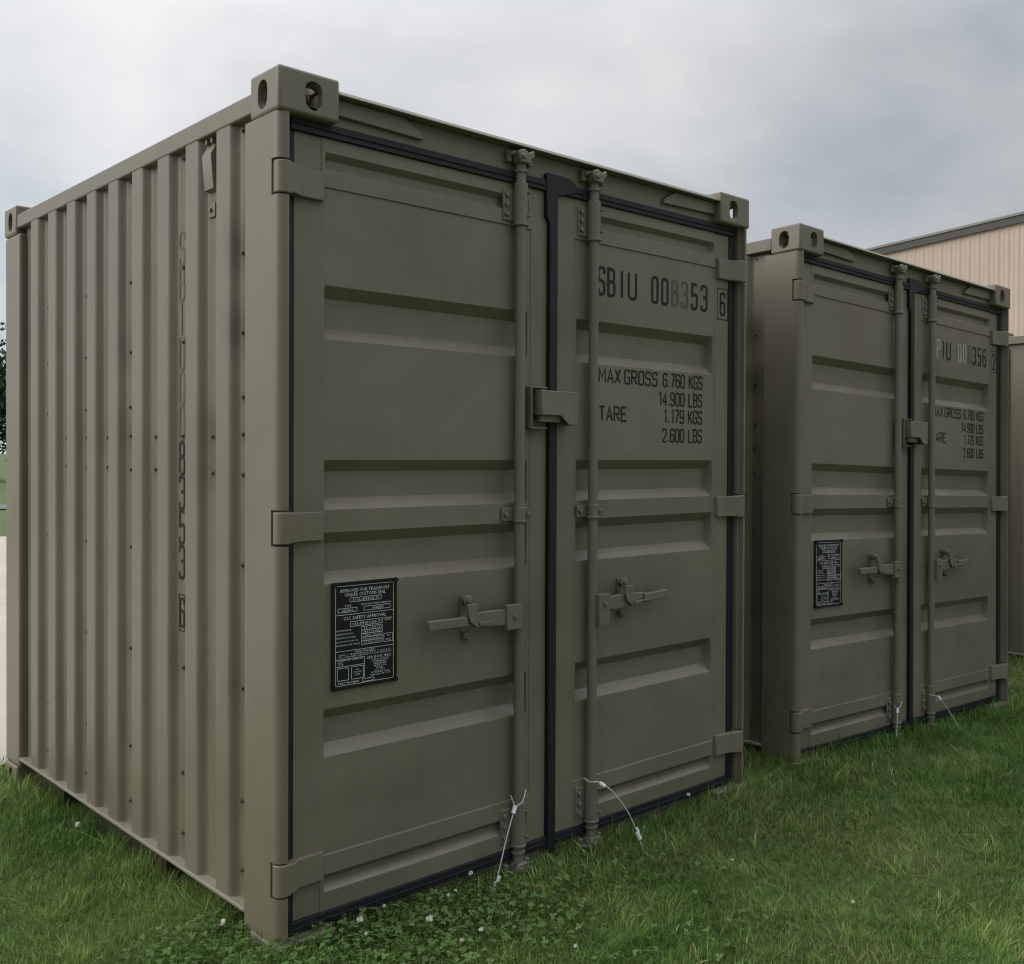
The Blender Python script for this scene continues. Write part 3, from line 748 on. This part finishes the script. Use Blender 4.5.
# writing painted on the doors
def paint_door(root, kind):
    dr = [k for k in kids(root) if k.name.split('.')[0] == 'door'][1]
    yo = YD + 0.0014
    ink, grey, pale = MB(), MB(), MB()
    hz, hh, tt = 1.979, 0.0925, 0.0114
    xsn = [1.190, 1.238, 1.290, 1.339, 1.460, 1.513, 1.567, 1.622, 1.678, 1.734]
    wds = [0.028, 0.029, 0.029, 0.037, 0.028, 0.029, 0.030, 0.029, 0.029, 0.030]
    chars = 'SBIU008353' if kind == 1 else 'SPIU008356'
    for i, (ch, x, wd) in enumerate(zip(chars, xsn, wds)):
        tgt = ink
        if kind == 1 and i in (6, 7): tgt = grey
        if kind == 2 and i in (1, 4, 5): tgt = pale
        if kind == 2 and i in (6,): tgt = grey
        glyph(tgt, ch, x + 0.004, hz, wd, hh, tt, 'front', yo)
    # check digit in its box, on the hinge stile
    glyph(ink, '6' if kind == 1 else '2', 1.849, 1.972, 0.025, 0.084, 0.0105, 'front', YD - 0.0006)
    bx0, bx1, bz0, bz1, bt = 1.828, 1.894, 1.952, 2.076, 0.0035
    for a in ((bx0, bx1, bz0, bz0 + bt), (bx0, bx1, bz1 - bt, bz1), (bx0, bx0 + bt, bz0 + bt, bz1 - bt), (bx1 - bt, bx1, bz0 + bt, bz1 - bt)):
        ink.add([(a[0], YD - 0.0006, a[2]), (a[1], YD - 0.0006, a[2]), (a[1], YD - 0.0006, a[3]), (a[0], YD - 0.0006, a[3])], [(0, 1, 2, 3)])
    ink.build('stencil_lettering', M['ink'], dr, fix=False, label='black stencilled serial number')
    h2, t2 = 0.0475, 0.0068
    for words_ in ((('MAX', 1.200, 1.302), ('GROSS', 1.325, 1.492), ('6.760 KGS', 1.526, 1.744), 1.675), (('14.900 LBS', 1.502, 1.742), 1.606),
                   (('TARE', 1.202, 1.333), ('1.179 KGS', 1.530, 1.742), 1.5420), (('2.600 LBS', 1.524, 1.742), 1.471)):
        ln = MB()
        for t_, a_, b_ in words_[:-1]: text_line(ln, t_, a_, b_, words_[-1], h2, t2, 0, yo)
        ln.build('stencil_lettering', M['ink'], dr, fix=False)
    if grey.v: grey.build('stencil_lettering', M['ink_grey'], dr, fix=False, label='worn grey stencilled digits')
    if pale.v: pale.build('stencil_lettering', M['ink_pale'], dr, fix=False, label='worn stencilled characters, pale with painted-in sheen')
paint_door(cont1, 1); paint_door(cont2, 2)
# upright column of characters in the third groove of the near side
sp = [k for k in kids(cont1) if k.name.split('.')[0] == 'side_panel'][0]
mb = MB(); gy = FLATS[1] + 0.106875; top = 1.453 + 6 * 0.1075
worn = MB()
for i, ch in enumerate('SBIU008353'):
    glyph(worn if i < 6 else mb, ch, -(gy + 0.038), top - 0.098 - i * 0.1075, 0.036, 0.098, 0.010, 'side', 0.0318)
glyph(mb, '6', -(gy + 0.033), 0.882, 0.030, 0.086, 0.009, 'side', 0.0318)
y0, y1, z0, z1, bt = -(gy + 0.040), -(gy - 0.004), 0.866, 0.982, 0.0035
for a in ((y0, y1, z0, z0 + bt), (y0, y1, z1 - bt, z1), (y0, y0 + bt, z0 + bt, z1 - bt), (y1 - bt, y1, z0 + bt, z1 - bt)):
    mb.add([(0.0317, a[0], a[2]), (0.0317, a[1], a[2]), (0.0317, a[1], a[3]), (0.0317, a[0], a[3])], [(0, 1, 2, 3)])
mb.v = [(x, -y, z) for x, y, z in mb.v]
mb.build('stencil_lettering', M['ink'], sp, fix=False)
worn.v = [(x, -y, z) for x, y, z in worn.v]
worn.build('stencil_lettering', M['ink_faint'], sp, fix=False, label='faint worn upper characters')

# ------------------------------------------------------------------ wire seals hanging from the lock rods
def seal(parent_mat, loop, path, label, tails):
    mb = MB()
    P = lambda p: parent_mat @ Vector(p)
    def smooth(pts, k=6):
        pts = [Vector(p) for p in pts]; out_ = []
        for i in range(len(pts) - 1):
            p0 = pts[max(i - 1, 0)]; p1 = pts[i]; p2 = pts[i + 1]; p3 = pts[min(i + 2, len(pts) - 1)]
            for j in range(k):
                t = j / k; out_.append(0.5 * ((2 * p1) + (p2 - p0) * t + (2 * p0 - 5 * p1 + 4 * p2 - p3) * t * t + (3 * p1 - p0 - 3 * p2 + p3) * t ** 3))
        out_.append(pts[-1]); return out_
    loc = P(path[0])
    root = empty('wire_seal', loc); tag(root, label, 'wire seal', 'wire seals on the lock rods')
    Lc = lambda pts: [P(p) - loc for p in pts]
    MB().tube(Lc(smooth(loop)), 0.0018, 6).build('loop', M['wire'], root)
    MB().tube(Lc(smooth(path)), 0.0022, 6).build('cable', M['wire'], root)
    k = MB(); a, b_ = Lc([path[0]])[0], Lc([path[1]])[0]; d = (b_ - a).normalized()
    k.cyl(a - d * 0.008, a + d * 0.016, 0.007, 10); k.build('crimp', M['white'], root)
    e1 = Lc([path[-1]])[0]; e0 = Lc([path[-2]])[0]; d = (e1 - e0).normalized()
    k = MB(); k.cyl(e1 - d * 0.012, e1 + d * 0.014, 0.0078, 10).cyl(e1 - d * 0.028 + Vector((0.006, 0, 0)), e1 - d * 0.012 + Vector((0.006, 0, 0)), 0.0055, 10); k.build('lock_body', M['white'], root)
    for tl in tails: MB().tube(Lc([path[-1], tl]), 0.0017, 6).build('tail', M['wire'], root)
    return root
I4 = Matrix.Identity(4)
seal(I4, [(0.775, -0.004, 0.345), (0.783, -0.012, 0.318), (0.786, -0.014, 0.306), (0.818, -0.012, 0.318), (0.845, 0.005, 0.345)],
     [(0.784, -0.014, 0.303), (0.745, -0.026, 0.230), (0.705, -0.042, 0.150), (0.682, -0.050, 0.098)],
     'white wire seal hanging straight from the left lock rod of the nearest container', [(0.650, -0.052, 0.056), (0.673, -0.050, 0.052)])
seal(I4, [(1.095, 0.000, 0.327), (1.112, -0.012, 0.314), (1.140, -0.022, 0.309), (1.160, -0.03, 0.303)],
     [(1.148, -0.028, 0.302), (1.172, -0.058, 0.278), (1.215, -0.090, 0.205), (1.246, -0.110, 0.122)],
     'white wire seal curving outward from the right lock rod of the nearest container', [(1.266, -0.120, 0.062), (1.260, -0.118, 0.064)])
C2 = Matrix.Translation(cont2.location) @ cont2.rotation_euler.to_matrix().to_4x4()
seal(C2, [(0.762, -0.004, 0.262), (0.778, -0.012, 0.243), (0.80, -0.014, 0.25), (0.838, 0.0, 0.268)],
     [(0.778, -0.014, 0.240), (0.765, -0.020, 0.18), (0.745, -0.028, 0.11), (0.730, -0.032, 0.055)],
     'white wire seal hanging from the left lock rod of the second container', [(0.718, -0.034, 0.025), (0.728, -0.034, 0.022)])
seal(C2, [(1.092, -0.002, 0.27), (1.115, -0.012, 0.262), (1.150, -0.02, 0.255)],
     [(1.150, -0.022, 0.250), (1.180, -0.045, 0.205), (1.225, -0.075, 0.125), (1.258, -0.098, 0.060)],
     'white wire seal slanting right from the right lock rod of the second container', [(1.274, -0.106, 0.03), (1.268, -0.104, 0.028)])

# ------------------------------------------------------------------ beige metal building
mt, nt, b = new_mat('beige metal siding')
s1 = noise(nt, 0.5, 4); s2 = noise(nt, 6, 3, stretch=(1, 1, 0.1))
c = mixcol(nt, remap(nt, s1, 0.3, 0.7), (0.475, 0.388, 0.335), (0.515, 0.423, 0.367)); c = mixcol(nt, remap(nt, s2, 0.5, 0.75, 0, .2), c, (0.38, 0.30, 0.24))
nt.links.new(c, b.inputs['Base Color']); b.inputs['Roughness'].default_value = 0.5
M['siding'] = mt
M['trim'] = plain('dark bronze trim', (0.050, 0.050, 0.048), 0.45, var=0.08, sc=2)
M['roof_metal'] = plain('grey metal roof', (0.20, 0.205, 0.21), 0.45, var=0.06, sc=2)
bx, by_ridge = 28.0, -6.0
slope = (8.48 - 8.22) / (14.39 - 10.77)
def zroof(y): return 8.41 - slope * (y - 10.77) if y > by_ridge else 8.41 - slope * (by_ridge - 10.77) - slope * (by_ridge - y)
bld = empty('metal_building', (bx, by_ridge, -0.095))
tag(bld, 'beige ribbed metal building with a dark sloping roof edge behind the containers', 'building')
off = Vector(bld.location)
ya, yb = -32.0, 20.0
def put(mb, name, mat):
    mb.v = [tuple(Vector(v) - off) for v in mb.v]; return mb.build(name, mat, bld)
mb = MB(); y = 14.39 - 0.305 * 60; prof = []
y = 14.39 - 0.305 * 152
while y < yb:
    if y > ya:
        prof += [(y - 0.045, 0.0), (y - 0.020, -0.020), (y + 0.020, -0.020), (y + 0.045, 0.0), (y + 0.125, 0.0), (y + 0.135, -0.006), (y + 0.160, -0.006), (y + 0.170, 0.0)]
    y += 0.305
vs = []; n = len(prof)
for y, dx in prof: vs.append((bx + dx, y, -0.2))
for y, dx in prof: vs.append((bx + dx, y, zroof(y) - 0.06))
mb.add(vs, [(i, i + 1, n + i + 1, n + i) for i in range(n - 1)])
put(mb, 'front_wall', M['siding'])
put(MB().box(bx + 0.02, bx + 30, yb - 0.3, yb - 0.1, -0.2, zroof(yb) - 0.1).box(bx + 0.02, bx + 30, ya + 0.1, ya + 0.3, -0.2, zroof(ya) - 0.1).box(bx + 29.8, bx + 30, ya + 0.3, yb - 0.3, -0.2, zroof(ya) - 0.1), 'side_wall', M['siding'])
mb = MB()
mb.prism([(ya - .3, zroof(ya - .3)), (by_ridge, zroof(by_ridge)), (yb + .3, zroof(yb + .3)), (yb + .3, zroof(yb + .3) - 0.21), (by_ridge, zroof(by_ridge) - 0.21), (ya - .3, zroof(ya - .3) - 0.21)], 0, bx - 0.12, bx - 0.035)
put(mb, 'rake_trim', M['trim'])
mb = MB()
mb.prism([(ya - .35, zroof(ya - .35) + .005), (by_ridge, zroof(by_ridge) + .005), (yb + .35, zroof(yb + .35) + .005), (yb + .35, zroof(yb + .35) + 0.075), (by_ridge, zroof(by_ridge) + 0.075), (ya - .35, zroof(ya - .35) + 0.075)], 0, bx - 0.16, bx + 30.2)
put(mb, 'roof', M['roof_metal'])

# ------------------------------------------------------------------ trees far behind on the left
M['bark'] = plain('tree bark', (0.06, 0.05, 0.038), 0.9, var=0.3, sc=6)
mt, nt, b = new_mat('tree leaves')
at = nt.nodes.new('ShaderNodeAttribute'); at.attribute_name = 'col'
nt.links.new(at.outputs['Color'], b.inputs['Base Color']); b.inputs['Roughness'].default_value = 0.7
M['leaves'] = mt
def mesh_np(name, v, quads, mat, col=None, parent=None, tris=None):
    me = bpy.data.meshes.new(name); nv = len(v); nq = len(quads) if quads is not None else 0; ntr = len(tris) if tris is not None else 0
    me.vertices.add(nv); me.vertices.foreach_set('co', np.ascontiguousarray(v, np.float32).ravel())
    idx = []; st = []; pos = 0
    if nq: idx.append(quads.ravel()); st.append(np.arange(nq) * 4); pos = nq * 4
    if ntr: idx.append(tris.ravel()); st.append(pos + np.arange(ntr) * 3)
    idx = np.concatenate(idx).astype(np.int32); st = np.concatenate(st).astype(np.int32)
    me.loops.add(len(idx)); me.loops.foreach_set('vertex_index', idx)
    me.polygons.add(len(st)); me.polygons.foreach_set('loop_start', st)
    me.update(calc_edges=True)
    if col is not None:
        a = me.attributes.new('col', 'FLOAT_COLOR', 'POINT')
        a.data.foreach_set('color', np.concatenate([col, np.ones((nv, 1))], 1).astype(np.float32).ravel())
    me.materials.append(mat); o = bpy.data.objects.new(name, me); COL.objects.link(o)
    if parent: o.parent = parent
    return o
def tree(loc, h, rad, label, seed):
    r_ = np.random.default_rng(seed); root = empty('tree', loc); tag(root, label, 'tree', 'trees beyond the road')
    mb = MB(); mb.tube([(0, 0, -0.3), (0.05, 0, h * .25), (-0.05, 0.08, h * .55), (0.1, 0, h * .85)], [0.24, 0.19, 0.13, 0.04], 10)
    tips = []
    for k in range(16):
        a = r_.uniform(0, 6.28); z0 = h * r_.uniform(.12, .7); ln = rad * r_.uniform(.45, .95) * (1.1 - 0.5 * z0 / h)
        p1 = Vector((math.cos(a) * ln, math.sin(a) * ln, z0 + h * r_.uniform(.05, .2)))
        mb.tube([(0, 0, z0), p1 * 0.5 + Vector((0, 0, z0 * .52)), p1], [0.08, 0.05, 0.02], 6); tips.append(p1)
    mb.build('trunk', M['bark'], root)
    cen = [np.array(t) for t in tips] + [np.array([r_.normal(0, rad * .35), r_.normal(0, rad * .35), h * r_.uniform(.06, .95)]) for _ in range(40)]
    pts = []; shade = []
    for c_ in cen:
        n_ = int(r_.integers(300, 520)); s_ = rad * r_.uniform(.16, .3)
        q = c_ + r_.normal(0, 1, (n_, 3)) * np.array([s_, s_, s_ * .75]); pts.append(q); shade.append(np.full(n_, r_.uniform(.65, 1.3)))
    pts = np.concatenate(pts); sh = np.concatenate(shade); keep = pts[:, 2] > h * .015; pts = pts[keep]; sh = sh[keep]
    n_ = len(pts); s_ = r_.uniform(.10, .20, n_)[:, None]
    u = r_.normal(0, 1, (n_, 3)); u /= np.linalg.norm(u, axis=1)[:, None]; w_ = np.cross(u, r_.normal(0, 1, (n_, 3))); w_ /= np.linalg.norm(w_, axis=1)[:, None]
    v = np.stack([pts - u * s_, pts + w_ * s_ * .6, pts + u * s_, pts - w_ * s_ * .6], 1).reshape(-1, 3)
    col = np.array([0.035, 0.052, 0.022]) * (sh * r_.uniform(.75, 1.25, n_))[:, None]
    mesh_np('crown', v, np.arange(n_ * 4).reshape(-1, 4), M['leaves'], np.repeat(col, 4, 0), root)
tree((11.55, 58.6, -.06), 7.9, 3.1, 'dark green tree beyond the grass at the left edge of the photo', 3)

# ------------------------------------------------------------------ grass
mt, nt, b = new_mat('grass blades')
at = nt.nodes.new('ShaderNodeAttribute'); at.attribute_name = 'col'
nt.links.new(at.outputs['Color'], b.inputs['Base Color']); b.inputs['Roughness'].default_value = 0.6; b.inputs['Specular IOR Level'].default_value = 0.25
tr = nt.nodes.new('ShaderNodeBsdfTranslucent'); nt.links.new(at.outputs['Color'], tr.inputs['Color'])
mx = nt.nodes.new('ShaderNodeMixShader'); mx.inputs[0].default_value = 0.25
nt.links.new(b.outputs[0], mx.inputs[1]); nt.links.new(tr.outputs[0], mx.inputs[2]); nt.links.new(mx.outputs[0], nt.nodes['Material Output'].inputs[0])
M['grass'] = mt

def vnoise(x, y, sc, seed):
    r_ = np.random.default_rng(seed); g = r_.random((64, 64)); u = x * sc; v = y * sc
    i = np.floor(u).astype(int); j = np.floor(v).astype(int); fu = u - i; fv = v - j; fu = fu * fu * (3 - 2 * fu); fv = fv * fv * (3 - 2 * fv)
    G_ = lambda a, b_: g[a % 64, b_ % 64]
    return (G_(i, j) * (1 - fu) + G_(i + 1, j) * fu) * (1 - fv) + (G_(i, j + 1) * (1 - fu) + G_(i + 1, j + 1) * fu) * fv

def boxdist(x, y, o, ang, inset):
    """signed distance outside a container footprint"""
    ca, sa = math.cos(ang), math.sin(ang); lx = (x - o[0]) * ca + (y - o[1]) * sa; ly = -(x - o[0]) * sa + (y - o[1]) * ca
    dx = np.maximum(inset - lx, lx - (W - inset)); dy = np.maximum(inset + .02 - ly, ly - (D - inset))
    return np.where((dx > 0) & (dy > 0), np.hypot(np.maximum(dx, 0), np.maximum(dy, 0)), np.maximum(dx, dy))
FOOT = [((0, 0), 0.0), ((cont2.location.x, cont2.location.y), -0.01846), ((cont3.location.x, cont3.location.y), 0.0)]
def footdist(x, y):
    return np.min([boxdist(x, y, o, a, 0.05) for o, a in FOOT], axis=0)

cdir = np.array([fw.x, fw.y]); cdir /= np.linalg.norm(cdir); crt = np.array([cdir[1], -cdir[0]])
def scatter(n, dmin, dmax, power):
    """points over the lawn in front of the viewpoint, thinning out with distance"""
    u = rng.random(n); k = 2 - power
    d = (dmin ** k + u * (dmax ** k - dmin ** k)) ** (1 / k)
    t = rng.uniform(-0.78, 0.58, n) * d
    p = np.array([CAM.x, CAM.y])[None] + d[:, None] * cdir + t[:, None] * crt
    x, y = p[:, 0], p[:, 1]
    ok = (footdist(x, y) > 0) & (y < 2.70 + 0.05 * np.sin(x * 9) + 0.0 * x)
    return x[ok], y[ok], d[ok]
x, y, d = scatter(950000, 2.1, 13.0, 1.30)
n = len(x); fd = footdist(x, y)
edge = np.exp(-np.maximum(fd, 0) / 0.16)
n1_ = vnoise(x, y, 1.3, 1); n2_ = vnoise(x, y, 4.5, 2); n3_ = vnoise(x, y, 0.55, 3); n4_ = vnoise(x, y, 14, 4)
n5_ = vnoise(x, y, 30, 5); tuft = np.clip((n4_ * .55 + n5_ * .45 - .52) / .2, 0, 1)
hgt = (0.024 + 0.014 * n2_ + 0.022 * tuft) * rng.uniform(0.55, 1.35, n) + edge * rng.uniform(0.0, 0.075, n) * np.where(x < -0.02, 0.45, 1.0)
hgt *= 1 + 0.5 * (rng.random(n) > 0.985)
clov = np.exp(-(((x - 0.42) / 0.55) ** 2 + ((y + 0.12) / 0.42) ** 2)) + 0.8 * np.exp(-(((x + 0.12) / 0.3) ** 2 + ((y - 0.22) / 0.22) ** 2))
hgt *= 1 - 0.15 * np.clip(clov, 0, 1)
broad = (rng.random(n) < 0.03) * (1 + tuft)
wd = rng.uniform(0.0015, 0.0036, n) * (1 + 0.9 * broad) * (1 + 0.10 * np.maximum(d - 3, 0))
phi = rng.uniform(0, 2 * math.pi, n); psi = phi + rng.normal(0, 0.5, n) + math.pi / 2
lean = hgt * np.abs(rng.normal(0.75, 0.5, n)); swirl = 2.2 * vnoise(x, y, 2.2, 9) * math.pi
psi = np.where(rng.random(n) < .45, swirl + rng.normal(0, .5, n), psi)
phi = psi + math.pi / 2 + rng.normal(0, .4, n)
z = terrain(x, y) - 0.004
ux, uy_ = np.cos(phi) * wd / 2, np.sin(phi) * wd / 2; lx, ly = np.cos(psi) * lean, np.sin(psi) * lean
hz_ = np.sqrt(np.maximum(hgt ** 2 - (lean * .75) ** 2, (0.35 * hgt) ** 2))
v = np.empty((n, 7, 3))
for k, (f, w_, l_) in enumerate(((0, 1.0, 0.0), (.42, .92, .16), (.78, .6, .55))):
    for s, q in ((-1, 0), (1, 1)):
        v[:, k * 2 + q, 0] = x + s * ux * w_ + lx * l_; v[:, k * 2 + q, 1] = y + s * uy_ * w_ + ly * l_; v[:, k * 2 + q, 2] = z + hz_ * f
v[:, 6, 0] = x + lx; v[:, 6, 1] = y + ly; v[:, 6, 2] = z + hz_
base = np.arange(n)[:, None] * 7
quads = np.concatenate([base + np.array([0, 1, 3, 2]), base + np.array([2, 3, 5, 4])])
tris = base + np.array([4, 5, 6])
deep = np.array([0.112, 0.225, 0.048]); mid = np.array([0.215, 0.315, 0.085]); straw = np.array([0.42, 0.38, 0.20]); olive = np.array([0.225, 0.290, 0.095])
t1 = np.clip((n1_ * .6 + n2_ * .4 - .3) / .4, 0, 1)[:, None]
col = deep * (1 - t1) + mid * t1
dry = np.clip((n3_ * .5 + n2_ * .35 + n4_ * .15 - .46) / .22, 0, 1) * (1 - edge) * (1 - np.clip(clov, 0, 1))
col = col * (1 - .42 * dry[:, None]) + olive * .42 * dry[:, None]
isdry = rng.random(n) < (0.025 + 0.13 * dry)
col[isdry] = straw * rng.uniform(.5, 1.05, (isdry.sum(), 1))
col *= rng.uniform(.55, 1.35, (n, 1)) * (0.93 + 0.26 * tuft[:, None])
tag(mesh_np('grass', v.reshape(-1, 3), quads, M['grass'], np.repeat(col, 7, 0), None, tris), kind='stuff', cat='grass', label='mown green lawn grass with dry yellowish patches around the containers')

# clover leaves in patches: three folded leaflets on a stalk
def clover(nc):
    c0 = rng.choice(4, nc, p=[.76, .18, .01, .05]); cen = np.array([[0.42, -0.13], [-0.10, 0.20], [1.9, -1.3], [0.9, -0.6]])[c0]; sg = np.array([[.30, .17], [.14, .13], [.12, .1], [.25, .15]])[c0]
    p = cen + rng.normal(0, 1, (nc, 2)) * sg
    ok = footdist(p[:, 0], p[:, 1]) > -0.02
    p = p[ok]; nc = len(p); zt_ = terrain(p[:, 0], p[:, 1]) + rng.uniform(.014, .056, nc)
    vv = []; cc = []
    size = rng.uniform(.0042, .0085, nc); rot = rng.uniform(0, 6.28, nc); tx_, ty_ = rng.normal(0, .3, nc), rng.normal(0, .3, nc)
    shape = np.array([[0, 0], [.55, -.62], [1.15, -.62], [1.45, 0], [1.15, .62], [.55, .62]]); lift = np.array([0, .22, .25, .05, .25, .22])
    c = np.array([0.105, 0.190, 0.055]) * rng.uniform(.6, 1.4, (nc, 1))
    for k in range(3):
        a = rot + k * 2.094; ca, sa = np.cos(a), np.sin(a)
        lx_ = shape[None, :, 0] * size[:, None]; ly_ = shape[None, :, 1] * size[:, None]; lz_ = lift[None] * size[:, None]
        X = lx_ * ca[:, None] - ly_ * sa[:, None]; Y = lx_ * sa[:, None] + ly_ * ca[:, None]
        vv.append(np.stack([p[:, :1] + X, p[:, 1:] + Y, zt_[:, None] + lz_ + tx_[:, None] * X + ty_[:, None] * Y], 2)); cc.append(np.repeat(c[:, None], 6, 1))
    v = np.concatenate(vv).reshape(-1, 3); c = np.concatenate(cc).reshape(-1, 3)
    b_ = np.arange(len(v) // 6)[:, None] * 6
    return v, np.concatenate([b_ + np.array([0, 1, 2, 3]), b_ + np.array([0, 3, 4, 5])]), c
cv, cq, cc = clover(2500)
tag(mesh_np('clover', cv, cq, M['grass'], cc), kind='stuff', cat='clover', label='patches of green clover leaves at the foot of the nearest container')

# white clover blossoms
M['blossom'] = plain('clover blossom', (0.72, 0.74, 0.64), 0.8, var=0.15, sc=200)
M['stem'] = plain('clover stem', (0.07, 0.13, 0.04), 0.7)
bl = [(0.36, -0.17, .013), (0.5, -0.06, .008), (0.64, 0.02, .010), (0.31, -0.02, .007), (0.21, -0.06, .012), (0.55, 0.10, .007), (0.54, -0.04, .006), (0.43, -0.31, .008), (0.36, -0.32, .010), (0.54, -0.57, .009), (1.66, 0.03, .009), (1.31, -0.47, .008), (0.18, -0.14, .007), (-0.03, 1.43, .014), (-0.05, 0.21, .012), (-0.62, 1.62, .008), (1.30, -0.93, .009), (0.60, 0.07, .005)]
proto = None
for bx_, by_, r_ in bl:
    zt_ = float(terrain(bx_, by_))
    if proto is None:
        proto = empty('clover_blossom'); mb = MB(); mb.ball((0, 0, 0), 0.55, 10, 6, (1, 1, .85))
        for k in range(90):
            a = random.uniform(0, 6.28); ph = math.acos(random.uniform(-.75, 1)); dr_ = Vector((math.sin(ph) * math.cos(a), math.sin(ph) * math.sin(a), math.cos(ph)))
            sd_ = dr_.orthogonal().normalized() * .13; q = dr_ * .5; tp = dr_ * random.uniform(.9, 1.08) + Vector((0, 0, .12))
            mb.add([q - sd_, q + sd_, tp + sd_ * .6, tp - sd_ * .6], [(0, 1, 2, 3)])
        mb.build('flower_head', M['blossom'], proto, fix=False)
        MB().tube([(0, 0, -.3), (.3, .1, -3), (.1, 0, -6)], .11, 6).build('stem', M['stem'], proto); fl = proto
    else: fl = copy_tree(proto)
    fl.location = (bx_, by_, zt_ + 0.062 + random.uniform(-.004, .008)); fl.scale = (r_ * .78,) * 3; fl.rotation_euler = (random.uniform(-.2, .2), random.uniform(-.2, .2), random.uniform(0, 6))
    tag(fl, 'small round white clover blossom standing in the grass', 'flower', 'white clover blossoms in the lawn')
